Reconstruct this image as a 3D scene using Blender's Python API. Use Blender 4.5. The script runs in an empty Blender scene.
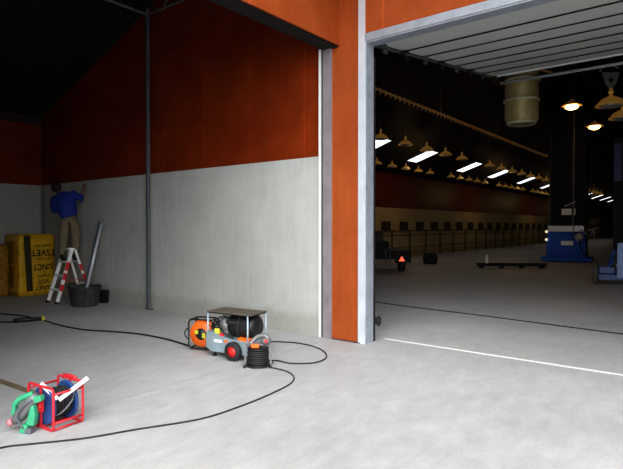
import bpy, bmesh, math, random
from mathutils import Vector, Matrix, Quaternion
random.seed(7)
S = bpy.context.scene
COL = S.collection
PI = math.pi

# ------------------------------------------------------------------ materials
def nodes(name):
    m = bpy.data.materials.new(name); m.use_nodes = True
    nt = m.node_tree; b = nt.nodes['Principled BSDF']
    return m, nt, b

def mat(name, col, rough=.6, metal=0., noise=.12, scale=12., bump=0., emit=None, es=0., detail=4):
    m, nt, b = nodes(name)
    b.inputs['Roughness'].default_value = rough
    b.inputs['Metallic'].default_value = metal
    tc = nt.nodes.new('ShaderNodeTexCoord')
    n = nt.nodes.new('ShaderNodeTexNoise'); n.inputs['Scale'].default_value = scale; n.inputs['Detail'].default_value = detail
    nt.links.new(tc.outputs['Object'], n.inputs['Vector'])
    r = nt.nodes.new('ShaderNodeValToRGB')
    r.color_ramp.elements[0].position = .3; r.color_ramp.elements[1].position = .7
    r.color_ramp.elements[0].color = [c * (1 - noise) for c in col] + [1]
    r.color_ramp.elements[1].color = [min(1, c * (1 + noise)) for c in col] + [1]
    nt.links.new(n.outputs['Fac'], r.inputs['Fac']); nt.links.new(r.outputs['Color'], b.inputs['Base Color'])
    if bump:
        bp = nt.nodes.new('ShaderNodeBump'); bp.inputs['Strength'].default_value = bump; bp.inputs['Distance'].default_value = .02
        nt.links.new(n.outputs['Fac'], bp.inputs['Height']); nt.links.new(bp.outputs['Normal'], b.inputs['Normal'])
    if emit:
        b.inputs['Emission Color'].default_value = (*emit, 1); b.inputs['Emission Strength'].default_value = es
    return m

def N(nt, t, **kw):
    n = nt.nodes.new(t)
    for k, v in kw.items():
        if k in n.inputs: n.inputs[k].default_value = v
        else: setattr(n, k, v)
    return n

def mix(nt, f, a, b, mode='MIX'):
    n = nt.nodes.new('ShaderNodeMix'); n.data_type = 'RGBA'; n.blend_type = mode
    for sock, v in ((0, f), (6, a), (7, b)):
        if hasattr(v, 'links') or hasattr(v, 'is_linked'): nt.links.new(v, n.inputs[sock])
        else: n.inputs[sock].default_value = v
    return n.outputs[2]

def ramp(nt, src, a, b, ca=(0, 0, 0, 1), cb=(1, 1, 1, 1)):
    r = nt.nodes.new('ShaderNodeValToRGB')
    r.color_ramp.elements[0].position = a; r.color_ramp.elements[1].position = b
    r.color_ramp.elements[0].color = ca; r.color_ramp.elements[1].color = cb
    nt.links.new(src, r.inputs['Fac']); return r.outputs['Color']

def mapping(nt, scale, loc=(0, 0, 0), rot=(0, 0, 0)):
    tc = nt.nodes.new('ShaderNodeTexCoord'); mp = nt.nodes.new('ShaderNodeMapping')
    mp.inputs['Scale'].default_value = scale; mp.inputs['Location'].default_value = loc; mp.inputs['Rotation'].default_value = rot
    nt.links.new(tc.outputs['Object'], mp.inputs['Vector']); return mp.outputs['Vector']

def floor_mat():
    m, nt, b = nodes('poured_concrete_floor')
    v1 = mapping(nt, (1, 1, 1)); v2 = mapping(nt, (1.3, .6, 1), rot=(0, 0, math.radians(52)))
    n1 = N(nt, 'ShaderNodeTexNoise', Scale=.45, Detail=6.0, Roughness=.6); nt.links.new(v1, n1.inputs['Vector'])
    n2 = N(nt, 'ShaderNodeTexNoise', Scale=5.0, Detail=8.0, Roughness=.7); nt.links.new(v2, n2.inputs['Vector'])
    n3 = N(nt, 'ShaderNodeTexNoise', Scale=45., Detail=5.0, Roughness=.7); nt.links.new(v1, n3.inputs['Vector'])
    c = ramp(nt, n1.outputs['Fac'], .3, .7, (.42, .425, .43, 1), (.56, .565, .57, 1))
    c = mix(nt, .75, c, ramp(nt, n2.outputs['Fac'], .34, .68, (.80, .80, .80, 1), (1.08, 1.08, 1.07, 1)), 'MULTIPLY')
    c = mix(nt, .6, c, ramp(nt, n3.outputs['Fac'], .3, .7, (.85, .85, .85, 1), (1.1, 1.1, 1.1, 1)), 'MULTIPLY')
    nt.links.new(c, b.inputs['Base Color'])
    r = ramp(nt, n2.outputs['Fac'], .2, .8, (.42, .42, .42, 1), (.7, .7, .7, 1)); nt.links.new(r, b.inputs['Roughness'])
    bp = N(nt, 'ShaderNodeBump', Strength=.25, Distance=.01); nt.links.new(n2.outputs['Fac'], bp.inputs['Height']); nt.links.new(bp.outputs['Normal'], b.inputs['Normal'])
    return m

def concrete_wall_mat(name, base=(.50, .505, .47)):
    m, nt, b = nodes(name)
    v = mapping(nt, (1, 1, 1)); vs = mapping(nt, (3.0, 3.0, .5))
    n1 = N(nt, 'ShaderNodeTexNoise', Scale=.8, Detail=6.0, Roughness=.65); nt.links.new(v, n1.inputs['Vector'])
    n2 = N(nt, 'ShaderNodeTexNoise', Scale=3.0, Detail=6.0, Roughness=.7); nt.links.new(vs, n2.inputs['Vector'])
    n3 = N(nt, 'ShaderNodeTexNoise', Scale=60., Detail=3.0); nt.links.new(v, n3.inputs['Vector'])
    c = ramp(nt, n1.outputs['Fac'], .3, .72, tuple(x * .88 for x in base) + (1,), tuple(x * 1.1 for x in base) + (1,))
    c = mix(nt, .5, c, ramp(nt, n2.outputs['Fac'], .3, .7, (.88, .88, .88, 1), (1.08, 1.08, 1.08, 1)), 'MULTIPLY')
    c = mix(nt, .5, c, ramp(nt, n3.outputs['Fac'], .3, .7, (.9, .9, .9, 1), (1.08, 1.08, 1.08, 1)), 'MULTIPLY')
    # form-work joints: every 2.4 m
    tc = nt.nodes.new('ShaderNodeTexCoord'); sx = nt.nodes.new('ShaderNodeSeparateXYZ'); nt.links.new(tc.outputs['Object'], sx.inputs[0])
    ad = N(nt, 'ShaderNodeMath', operation='ADD'); nt.links.new(sx.outputs['X'], ad.inputs[0]); nt.links.new(sx.outputs['Y'], ad.inputs[1])
    pp = N(nt, 'ShaderNodeMath', operation='PINGPONG'); nt.links.new(ad.outputs[0], pp.inputs[0]); pp.inputs[1].default_value = 1.2
    j = ramp(nt, pp.outputs[0], 0.0, .012, (.86, .86, .86, 1), (1, 1, 1, 1))
    c = mix(nt, 1.0, c, j, 'MULTIPLY')
    # dirt at the foot
    dz = N(nt, 'ShaderNodeMath', operation='MULTIPLY_ADD'); nt.links.new(n2.outputs['Fac'], dz.inputs[0]); dz.inputs[1].default_value = -.5; nt.links.new(sx.outputs['Z'], dz.inputs[2])
    d = ramp(nt, dz.outputs[0], -.2, .12, (.82, .80, .77, 1), (1, 1, 1, 1)); c = mix(nt, 1.0, c, d, 'MULTIPLY')
    nt.links.new(c, b.inputs['Base Color']); b.inputs['Roughness'].default_value = .85
    bp = N(nt, 'ShaderNodeBump', Strength=.2, Distance=.01); nt.links.new(n3.outputs['Fac'], bp.inputs['Height']); nt.links.new(bp.outputs['Normal'], b.inputs['Normal'])
    return m

def board_mat(name, lo, hi, pitch=1.2, rough=.45):
    m, nt, b = nodes(name)
    v = mapping(nt, (1, 1, 1)); vs = mapping(nt, (2.2, 2.2, .35))
    n1 = N(nt, 'ShaderNodeTexNoise', Scale=1.1, Detail=5.0, Roughness=.6); nt.links.new(v, n1.inputs['Vector'])
    n2 = N(nt, 'ShaderNodeTexNoise', Scale=4.0, Detail=7.0, Roughness=.7); nt.links.new(vs, n2.inputs['Vector'])
    n3 = N(nt, 'ShaderNodeTexNoise', Scale=30., Detail=5.0, Roughness=.8); nt.links.new(v, n3.inputs['Vector'])
    c = ramp(nt, n1.outputs['Fac'], .3, .7, lo + (1,), hi + (1,))
    c = mix(nt, .6, c, ramp(nt, n2.outputs['Fac'], .3, .7, (.8, .78, .75, 1), (1.12, 1.1, 1.05, 1)), 'MULTIPLY')
    c = mix(nt, .5, c, ramp(nt, n3.outputs['Fac'], .3, .7, (.85, .85, .85, 1), (1.15, 1.12, 1.1, 1)), 'MULTIPLY')
    tc = nt.nodes.new('ShaderNodeTexCoord'); sx = nt.nodes.new('ShaderNodeSeparateXYZ'); nt.links.new(tc.outputs['Object'], sx.inputs[0])
    ad = N(nt, 'ShaderNodeMath', operation='ADD'); nt.links.new(sx.outputs['X'], ad.inputs[0]); nt.links.new(sx.outputs['Y'], ad.inputs[1])
    pp = N(nt, 'ShaderNodeMath', operation='PINGPONG'); nt.links.new(ad.outputs[0], pp.inputs[0]); pp.inputs[1].default_value = pitch / 2
    c = mix(nt, 1.0, c, ramp(nt, pp.outputs[0], 0., .02, (1.5, 1.35, 1.3, 1), (1, 1, 1, 1)), 'MULTIPLY')
    nt.links.new(c, b.inputs['Base Color']); b.inputs['Roughness'].default_value = rough; b.inputs['Specular IOR Level'].default_value = .2
    return m

def corrugated(name, col, pitch, axis='Y', rough=.6):
    m, nt, b = nodes(name)
    tc = nt.nodes.new('ShaderNodeTexCoord'); sx = nt.nodes.new('ShaderNodeSeparateXYZ'); nt.links.new(tc.outputs['Object'], sx.inputs[0])
    pp = N(nt, 'ShaderNodeMath', operation='PINGPONG'); nt.links.new(sx.outputs[axis], pp.inputs[0]); pp.inputs[1].default_value = pitch / 2
    dv = N(nt, 'ShaderNodeMath', operation='DIVIDE'); nt.links.new(pp.outputs[0], dv.inputs[0]); dv.inputs[1].default_value = pitch / 2
    c = ramp(nt, dv.outputs[0], .15, .85, tuple(x * .75 for x in col) + (1,), tuple(x * 1.1 for x in col) + (1,))
    nt.links.new(c, b.inputs['Base Color']); b.inputs['Roughness'].default_value = rough; b.inputs['Specular IOR Level'].default_value = .1
    bp = N(nt, 'ShaderNodeBump', Strength=.6, Distance=.03); nt.links.new(dv.outputs[0], bp.inputs['Height']); nt.links.new(bp.outputs['Normal'], b.inputs['Normal'])
    return m

M = {}
M['floor'] = floor_mat()
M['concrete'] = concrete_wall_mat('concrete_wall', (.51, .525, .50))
M['concrete_hall'] = concrete_wall_mat('hall_concrete_warm_light_tint', (.46, .35, .17))  # warm hall light is put into the yellow of this concrete
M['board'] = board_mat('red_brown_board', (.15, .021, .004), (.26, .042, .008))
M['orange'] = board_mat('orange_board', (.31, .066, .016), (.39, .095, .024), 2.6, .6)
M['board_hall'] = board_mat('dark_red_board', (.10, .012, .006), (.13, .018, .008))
M['roof'] = corrugated('dark_corrugated_roof', (.022, .021, .022), .18)
M['roof_hall'] = corrugated('black_brown_roof', (.010, .008, .006), .18)
M['door_panel'] = corrugated('grey_ribbed_door_panel', (.66, .68, .66), .075, 'Y', .5)
M['galv'] = mat('galvanised_steel', (.36, .40, .46), .45, .35, .12, 6)
M['galv_light'] = mat('pale_steel_trim', (.62, .66, .72), .4, .2, .08, 5)
M['galv_dark'] = mat('dull_grey_steel', (.13, .145, .165), .5, .3, .1, 6)
M['chan'] = mat('mauve_grey_steel', (.30, .27, .29), .5, .2, .12, 5)
M['black'] = mat('black_plastic', (.012, .012, .013), .45)
M['blackgap'] = mat('black_gap', (.005, .005, .006), .8)
M['rubber'] = mat('black_rubber', (.02, .02, .022), .7, noise=.3, scale=30)
M['white'] = mat('white_plastic', (.85, .85, .85), .5, noise=.03)
M['seal'] = mat('pale_door_edge', (.8, .84, .84), .5, noise=.05)
M['blue'] = mat('blue_paint', (.025, .075, .24), .4, noise=.1)
M['bluemach'] = mat('machine_blue_paint', (.008, .085, .45), .65, noise=.12)
M['paleblue'] = mat('pale_blue_paint', (.25, .36, .66), .45)
M['redframe'] = mat('red_tube_paint', (.60, .028, .04), .35, noise=.08)
M['redhub'] = mat('red_wheel_hub', (.75, .03, .03), .4)
M['orangep'] = mat('orange_plastic', (.85, .16, .02), .4)
M['green'] = mat('green_plastic', (.05, .36, .19), .45, noise=.1)
M['greyp'] = mat('grey_tool_metal', (.20, .20, .21), .45, .3)
M['silver'] = mat('cast_aluminium', (.45, .45, .46), .4, .5, .2, 25)
M['tray'] = mat('blue_grey_sheet_metal', (.30, .38, .42), .4, .3, .12, 8)
M['plate'] = mat('worn_brown_grating', (.12, .105, .08), .6, .1, .5, 60)
M['yellowp'] = mat('yellow_plastic', (.62, .60, .06), .5)
M['pink'] = mat('pink_tip', (.55, .22, .24), .5)
M['bag'] = mat('yellow_bag_film', (.80, .48, .02), .4, noise=.18, scale=9, bump=.3)
M['bagd'] = mat('ochre_bag_film', (.38, .20, .015), .45, noise=.35, scale=14, bump=.5)
M['strap'] = mat('dark_tape', (.045, .035, .012), .5, noise=.6, scale=20)
M['ink'] = mat('black_ink', (.01, .01, .01), .7)
M['alu'] = mat('ladder_aluminium', (.95, .96, .98), .35, .0, .1, 20)
M['redsplash'] = mat('red_ladder_marking', (.65, .03, .03), .5)
M['shirt'] = mat('blue_cotton', (.012, .035, .26), .85, noise=.15, scale=20)
M['trouser'] = mat('khaki_cotton', (.20, .165, .105), .9, noise=.15, scale=20)
M['skin'] = mat('skin', (.20, .10, .065), .6, noise=.05)
M['hair'] = mat('black_hair', (.01, .008, .007), .7)
M['boot'] = mat('dark_boot_leather', (.025, .02, .017), .6)
M['gold'] = mat('brass_metal_painted_glow', (.60, .36, .07), .45, .2, .15, 8, emit=(.5, .27, .06), es=.12)  # slight emission paints the light caught by the bells
M['goldrail'] = mat('dull_brass_painted_glow', (.34, .20, .08), .6, .2, .2, 8, emit=(.4, .2, .07), es=.06)  # faint emission stands in for warm light on the brass
M['duct'] = mat('yellowed_duct_metal', (.50, .40, .19), .5, .2, .15, 5)
M['ductend'] = mat('pale_duct_collar', (.62, .58, .44), .5, .1, .1, 5)
M['wire'] = mat('steel_wire', (.25, .24, .22), .5, .4)
M['sky_pane'] = mat('bright_skylight_pane', (.9, .92, 1), .4, noise=.01, emit=(.88, .92, 1.0), es=1.0)
M['bulb'] = mat('warm_bulb', (1, .7, .3), .4, noise=.01, emit=(1, .55, .16), es=5)
M['redglow'] = mat('red_reflector_painted_glow', (.9, .1, .06), .3, noise=.02, emit=(1, .12, .06), es=.9)  # the reflector's shine is painted as a glow
M['amber'] = mat('white_beacon', (.9, .8, .6), .4, noise=.02, emit=(1, .85, .6), es=.5)
M['darkveh'] = mat('dark_vehicle_paint', (.010, .009, .009), .8)
M['darkbox'] = mat('dark_box_metal', (.035, .018, .012), .7)
M['darkblue'] = mat('dark_navy_paint', (.01, .015, .09), .5)
M['darktyre'] = mat('dusty_grey_tyre', (.10, .09, .075), .8)
M['fence'] = mat('dark_rail_metal', (.07, .045, .022), .6, .1)
M['postblue'] = mat('blue_grey_tube', (.36, .45, .52), .4, .3)
M['wood'] = mat('brown_wood_lath', (.20, .15, .09), .8, noise=.25, scale=25)
M['line_light'] = mat('pale_threshold_steel', (.85, .85, .82), .5, noise=.06)
M['line_dark'] = mat('dark_floor_joint', (.045, .045, .05), .9)
M['line_mid'] = mat('grey_floor_joint', (.27, .27, .26), .9)
M['line_soft'] = mat('soft_grey_floor_joint', (.38, .38, .385), .9)
M['tub'] = mat('dusty_black_rubber', (.06, .06, .062), .8, noise=.6, scale=18)
M['pipe'] = mat('blue_grey_pipe', (.13, .19, .24), .3, .4, .06, 4)

# ------------------------------------------------------------------ mesh builder
class MB:
    def __init__(s): s.bm = bmesh.new(); s.mi = 0
    def _fin(s, n0, smooth):
        s.bm.faces.ensure_lookup_table()
        for f in s.bm.faces[n0:]: f.material_index = s.mi; f.smooth = smooth
    def box(s, c, d, rot=None, bev=0.):
        n0 = len(s.bm.faces); b2 = bmesh.new()
        bmesh.ops.create_cube(b2, size=1.)
        for v in b2.verts: v.co = Vector((v.co.x * d[0], v.co.y * d[1], v.co.z * d[2]))
        if bev: bmesh.ops.bevel(b2, geom=b2.edges[:], offset=bev, segments=2, affect='EDGES', profile=.5)
        Mx = Matrix.Translation(c) @ (rot.to_4x4() if rot else Matrix())
        b2.transform(Mx); s._merge(b2); s._fin(n0, False); return s
    def _merge(s, b2):
        me = bpy.data.meshes.new('tmp'); b2.to_mesh(me); b2.free(); s.bm.from_mesh(me); bpy.data.meshes.remove(me)
    def span(s, a, b, bev=0.):
        a = Vector(a); b = Vector(b); return s.box((a + b) / 2, [abs(x) for x in (b - a)], None, bev)
    def cyl(s, p0, p1, r, r2=None, seg=20, caps=True):
        n0 = len(s.bm.faces); p0 = Vector(p0); p1 = Vector(p1); d = p1 - p0; b2 = bmesh.new()
        bmesh.ops.create_cone(b2, cap_ends=caps, segments=seg, radius1=r, radius2=r if r2 is None else r2, depth=d.length)
        q = Vector((0, 0, 1)).rotation_difference(d)
        b2.transform(Matrix.Translation((p0 + p1) / 2) @ q.to_matrix().to_4x4()); s._merge(b2); s._fin(n0, True); return s
    def bar(s, p0, p1, w, h, up=(0, 0, 1)):
        p0 = Vector(p0); p1 = Vector(p1); d = (p1 - p0); z = d.normalized(); u = Vector(up)
        x = u.cross(z)
        if x.length < 1e-4: x = Vector((1, 0, 0)).cross(z)
        x.normalize(); y = z.cross(x)
        R = Matrix((x, y, z)).transposed()
        return s.box((p0 + p1) / 2, (w, h, d.length), R)
    def tube(s, pts, r, seg=10, closed=False, rs=None):
        n0 = len(s.bm.faces); pts = [Vector(p) for p in pts]; n = len(pts); rings = []
        up = None
        for i, p in enumerate(pts):
            if closed: t = pts[(i + 1) % n] - pts[i - 1]
            else: t = pts[min(i + 1, n - 1)] - pts[max(i - 1, 0)]
            t.normalize()
            if up is None:
                up = Vector((0, 0, 1)) if abs(t.z) < .9 else Vector((1, 0, 0))
            a = up - t * up.dot(t)
            a.normalize(); up = a; b = t.cross(a); rr = rs[i] if rs else r
            rings.append([s.bm.verts.new(p + (a * math.cos(2 * PI * k / seg) + b * math.sin(2 * PI * k / seg)) * rr) for k in range(seg)])
        for i in range(n if closed else n - 1):
            A = rings[i]; B = rings[(i + 1) % n]
            for k in range(seg): s.bm.faces.new((A[k], A[(k + 1) % seg], B[(k + 1) % seg], B[k]))
        if not closed:
            s.bm.faces.new(rings[0][::-1]); s.bm.faces.new(rings[-1])
        s._fin(n0, True); return s
    def lathe(s, prof, c=(0, 0, 0), axis=(0, 0, 1), seg=28):
        n0 = len(s.bm.faces); q = Vector((0, 0, 1)).rotation_difference(Vector(axis)).to_matrix(); c = Vector(c); R = []
        for r, z in prof:
            R.append([s.bm.verts.new(c + q @ Vector((max(r, 1e-4) * math.cos(2 * PI * k / seg), max(r, 1e-4) * math.sin(2 * PI * k / seg), z))) for k in range(seg)])
        for i in range(len(R) - 1):
            for k in range(seg): s.bm.faces.new((R[i][k], R[i][(k + 1) % seg], R[i + 1][(k + 1) % seg], R[i + 1][k]))
        s._fin(n0, True); return s
    def poly(s, pts, smooth=False):
        n0 = len(s.bm.faces); s.bm.faces.new([s.bm.verts.new(Vector(p)) for p in pts]); s._fin(n0, smooth); return s
    def prism(s, pts, d):
        n0 = len(s.bm.faces); d = Vector(d); a = [s.bm.verts.new(Vector(p)) for p in pts]; b = [s.bm.verts.new(Vector(p) + d) for p in pts]
        s.bm.faces.new(a[::-1]); s.bm.faces.new(b); n = len(a)
        for i in range(n): s.bm.faces.new((a[i], a[(i + 1) % n], b[(i + 1) % n], b[i]))
        s._fin(n0, False); return s
    def ball(s, c, r, sc=(1, 1, 1), seg=16):
        n0 = len(s.bm.faces); b2 = bmesh.new(); bmesh.ops.create_uvsphere(b2, u_segments=seg, v_segments=max(6, seg // 2), radius=r)
        for v in b2.verts: v.co = Vector((v.co.x * sc[0], v.co.y * sc[1], v.co.z * sc[2])) + Vector(c)
        s._merge(b2); s._fin(n0, True); return s
    def m(s, i): s.mi = i; return s
    def build(s, name, mats, parent=None, loc=None, bevel=0.):
        bmesh.ops.recalc_face_normals(s.bm, faces=s.bm.faces[:])
        me = bpy.data.meshes.new(name); s.bm.to_mesh(me); s.bm.free()
        for x in (mats if isinstance(mats, (list, tuple)) else [mats]): me.materials.append(M[x] if isinstance(x, str) else x)
        o = bpy.data.objects.new(name, me); COL.objects.link(o)
        if parent: o.parent = parent
        if loc: o.location = loc
        if bevel:
            md = o.modifiers.new('bevel', 'BEVEL'); md.width = bevel; md.segments = 2; md.limit_method = 'ANGLE'
        return o

def tag(o, label, cat, group=None, kind=None):
    o['label'] = label; o['category'] = cat
    if group: o['group'] = group
    if kind: o['kind'] = kind
    return o
def thing(name, label, cat, loc=(0, 0, 0), rz=0., group=None):
    o = bpy.data.objects.new(name, None); COL.objects.link(o); o.empty_display_size = .1
    o.location = loc; o.rotation_euler = (0, 0, rz); return tag(o, label, cat, group)
def struct(mb, name, mats, bevel=0.):
    o = mb.build(name, mats, bevel=bevel); o['kind'] = 'structure'; return o
def dup(root, loc, label, group=None, rz=None):
    r = root.copy(); COL.objects.link(r); r.location = loc; r['label'] = label
    if group: r['group'] = group
    if rz is not None: r.rotation_euler = (0, 0, rz)
    for ch in list(root.children):
        c = ch.copy(); COL.objects.link(c); c.parent = r
        for g in ch.children:
            d = g.copy(); COL.objects.link(d); d.parent = c
    return r
def smooth_path(pts, n=8, z=None):
    P_ = [Vector(p if len(p) == 3 else (p[0], p[1], z)) for p in pts]; out = []
    for i in range(len(P_) - 1):
        a = P_[max(i - 1, 0)]; b = P_[i]; c = P_[i + 1]; d = P_[min(i + 2, len(P_) - 1)]
        for k in range(n):
            t = k / n
            out.append(.5 * ((2 * b) + (c - a) * t + (2 * a - 5 * b + 4 * c - d) * t * t + (3 * b - a - 3 * c + d) * t ** 3))
    out.append(P_[-1]); return out
def rrect(w, h, r, n=5, plane='xz', y=0.):
    pts = []
    for cx, cz, a0 in ((w / 2 - r, h / 2 - r, 0), (-w / 2 + r, h / 2 - r, 90), (-w / 2 + r, -h / 2 + r, 180), (w / 2 - r, -h / 2 + r, 270)):
        for k in range(n + 1):
            a = math.radians(a0 + 90 * k / n); pts.append((cx + r * math.cos(a), y, cz + r * math.sin(a)))
    return pts
def text_obj(body, size, matname, name, parent, loc, rot, depth=.002, sx=1.):
    cu = bpy.data.curves.new(name, 'FONT'); cu.body = body; cu.size = size; cu.extrude = depth; cu.align_x = 'CENTER'; cu.align_y = 'CENTER'; cu.offset = size * .012
    to = bpy.data.objects.new('tmp_text', cu); COL.objects.link(to)
    bpy.context.view_layer.update()
    me = bpy.data.meshes.new_from_object(to.evaluated_get(bpy.context.evaluated_depsgraph_get()))
    bpy.data.objects.remove(to); me.materials.clear(); me.materials.append(M[matname])
    o = bpy.data.objects.new(name, me); COL.objects.link(o); o.parent = parent; o.location = loc; o.rotation_euler = rot; o.scale = (sx, 1, 1)
    return o

# ------------------------------------------------------------------ key dimensions (metres)
XL = -14.1          # inner face of the long left wall
YW = 6.36           # front face of the cross wall
HC = 2.76           # top of the concrete wall band
SL = .34; ZE = 4.55 # roof slope and eaves height
RX = 0.             # ridge
YEND = 118.; XR = 14.1
def zr(x): return ZE + SL * (x - XL) if x <= RX else ZE + SL * (2 * RX - x - XL) 

# ------------------------------------------------------------------ shell
struct(MB().span((-16, -30, -.3), (30, YEND + 1, 0)), 'floor', 'floor')
# cross wall, left room part: concrete band and boards above (gable shape up to the roof)
b = MB(); b.m(0).span((XL, YW, 0), (-4.85, YW + .2, HC)); struct(b, 'wall_back_lower', 'concrete')
b = MB(); b.prism([(XL, YW + .04, HC), (-4.85, YW + .04, HC), (-4.85, YW + .04, zr(-4.85)), (XL, YW + .04, zr(XL))], (0, .16, 0)); struct(b, 'wall_back_upper', 'board')
# pier and board wall over the hall doorway
b = MB(); b.prism([(-4.85, YW, 0), (-4.12, YW, 0), (-4.12, YW, zr(-4.12)), (-4.85, YW, zr(-4.85))], (0, .2, 0)); struct(b, 'wall_pier', 'orange')
DT = 4.33; DR = 1.9
b = MB(); b.prism([(-4.12, YW, DT), (DR, YW, DT), (DR, YW, zr(DR)), (0, YW, zr(0)), (-4.12, YW, zr(-4.12))], (0, .2, 0)); struct(b, 'wall_over_doorway', 'orange')
b = MB(); b.prism([(DR, YW, 0), (XR, YW, 0), (XR, YW, zr(XR)), (DR, YW, zr(DR))], (0, .2, 0)); struct(b, 'wall_right_of_doorway', 'orange')
# partition wall P (perpendicular), lintel over the left opening
b = MB(); b.span((-4.76, .9, 4.38), (-4.50, YW, zr(-4.8))); struct(b, 'wall_partition_lintel', 'orange')
b = MB(); b.span((-4.80, -3.2, 0), (-4.50, .9, zr(-4.8))); struct(b, 'wall_partition', 'orange')
# long left wall
b = MB(); b.span((XL - .2, -3.2, 0), (XL, YW + .2, HC)); struct(b, 'wall_left_lower', 'concrete')
b = MB(); b.span((XL - .2, -3.2, HC), (XL - .04, YW + .2, ZE + .1)); struct(b, 'wall_left_upper', 'board')
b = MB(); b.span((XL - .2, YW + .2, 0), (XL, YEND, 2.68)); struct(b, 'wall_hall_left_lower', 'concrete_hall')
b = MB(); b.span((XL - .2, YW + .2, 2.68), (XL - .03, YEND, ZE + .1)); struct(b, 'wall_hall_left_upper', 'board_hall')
b = MB(); b.prism([(XL, -3.2, 0), (-4.8, -3.2, 0), (-4.8, -3.2, zr(-4.8)), (XL, -3.2, zr(XL))], (0, .2, 0)); struct(b, 'wall_near', 'concrete')
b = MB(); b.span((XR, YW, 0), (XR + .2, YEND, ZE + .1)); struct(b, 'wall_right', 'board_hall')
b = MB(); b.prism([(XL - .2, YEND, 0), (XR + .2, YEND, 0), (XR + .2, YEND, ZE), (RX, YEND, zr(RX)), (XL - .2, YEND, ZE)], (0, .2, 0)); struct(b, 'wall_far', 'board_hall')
# hall-side lining of the cross wall (dark)
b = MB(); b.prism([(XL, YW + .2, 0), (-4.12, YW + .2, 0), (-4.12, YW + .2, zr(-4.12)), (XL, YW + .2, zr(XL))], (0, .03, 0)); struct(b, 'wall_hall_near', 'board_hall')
# roof: left room and hall, plus an added canopy over the front bay
def roof(name, x0, x1, y0, y1):
    b = MB(); b.prism([(x0, y0, zr(x0)), (x1, y0, zr(x1)), (x1, y0, zr(x1) + .12), (x0, y0, zr(x0) + .12)], (0, y1 - y0, 0)); return struct(b, name, 'roof_hall' if 'hall' in name else 'roof')
roof('ceiling_left_room', XL - .25, -4.50, -3.2, YW + .2)
b = MB(); b.span((-4.5, 4.7, 5.75), (DR + 6, YW, 5.9)).span((-4.5, .5, 5.75), (-3.6, 4.7, 5.9)); struct(b, 'ceiling_added_canopy', 'roof')  # unseen canopy, added to shade the upper parts of the orange walls
roof('ceiling_hall_left', XL - .25, 0, YW + .2, YEND + .2)
roof('ceiling_hall_right', 0.0, XR + .25, YW + .2, YEND + .2)
# eaves beam in the left room and corner post
struct(MB().span((XL, -3, ZE - .22), (XL + .12, YW, ZE - .02)), 'trim_eaves_beam', 'darkbox')
struct(MB().span((XL + .22, YW - .05, 0), (XL + .30, YW, HC)), 'trim_corner_post', 'chan')
# ledge on the concrete band
struct(MB().span((XL, YW - .004, HC - .03), (-4.85, YW + .038, HC + .006)), 'trim_ledge', 'concrete')
# purlins under the hall roof
for i, x in enumerate((-6.6, -4.4, -1.8)):
    z = zr(x) - .1
    struct(MB().span((x - .05, YW + .3, z - .08), (x + .05, 70, z + .06)), 'trim_%d' % (i + 1), 'darkbox')

# steel around the openings
struct(MB().span((-4.865, YW - .03, 0), (-4.825, YW + .0, 4.38)).m(1).span((-4.825, YW - .012, 0), (-4.785, YW, 4.38)).m(2).span((-4.785, YW - .035, 0), (-4.63, YW, 4.38)), 'trim_guide_channel', ['white', 'blackgap', 'chan'])
struct(MB().span((-4.155, YW - .02, 0), (-4.045, YW + .0, zr(-4.1))), 'trim_door_flange', 'galv_light')
struct(MB().span((-4.14, YW, 0), (-4.03, YW + .2, DT)), 'trim_door_jamb', 'galv')
struct(MB().span((-4.045, YW - .02, DT), (DR, YW, DT + .11)), 'trim_door_head', 'galv')
struct(MB().span((-4.03, YW, DT - .02), (DR, YW + .2, DT)), 'trim_door_soffit', 'galv')
struct(MB().span((-4.78, .9, 4.35), (-4.53, YW, 4.379)), 'trim_lintel_soffit', 'blackgap')
struct(MB().span((-4.515, .9, 4.365), (-4.485, YW, 4.385)), 'trim_lintel_edge', 'orange')
struct(MB().span((-4.62, YW - .03, 0), (-4.12, YW - .002, .012)), 'baseboard_pier', 'line_dark')
# floor marks: joint across the left opening, threshold, hall joint
struct(MB().span((-4.63, -3, .0005), (-4.615, YW, .003)), 'trim_floor_joint', 'line_soft')
struct(MB().span((-4.0, 6.83, .0005), (DR, 6.872, .006)), 'trim_threshold', 'line_light')

# ------------------------------------------------------------------ column with overhead tubes in the left room
t = thing('steel_column', 'tall slim grey steel column standing against the concrete and red wall, left room', 'column', (-9.20, YW - .06, 0))
MB().box((-.025, 0, 3.05), (.06, .06, 6.1)).build('web', 'galv_dark', t)
MB().box((.02, -.02, 3.05), (.025, .07, 6.1)).build('flange', 'galv_dark', t)
MB().box((0, 0, .01), (.16, .11, .02), bev=.003).build('base_plate', 'galv_dark', t)
b = MB()
b.cyl((0, 0, 5.98), (0, -7.5, 5.98), .03).cyl((0, 0, 5.98), (4.2, 0, 5.98), .022)
for k in range(6):
    x = .5 + k * .7; b.cyl((x, 0, 5.98), (x + .35, 0, 5.98 + .34), .013); b.cyl((x + .35, 0, 6.32), (x + .7, 0, 5.98), .013)
b.cyl((.3, 0, 6.32), (4.2, 0, 6.32), .018)
b.build('truss_tube', 'galv', t)

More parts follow.
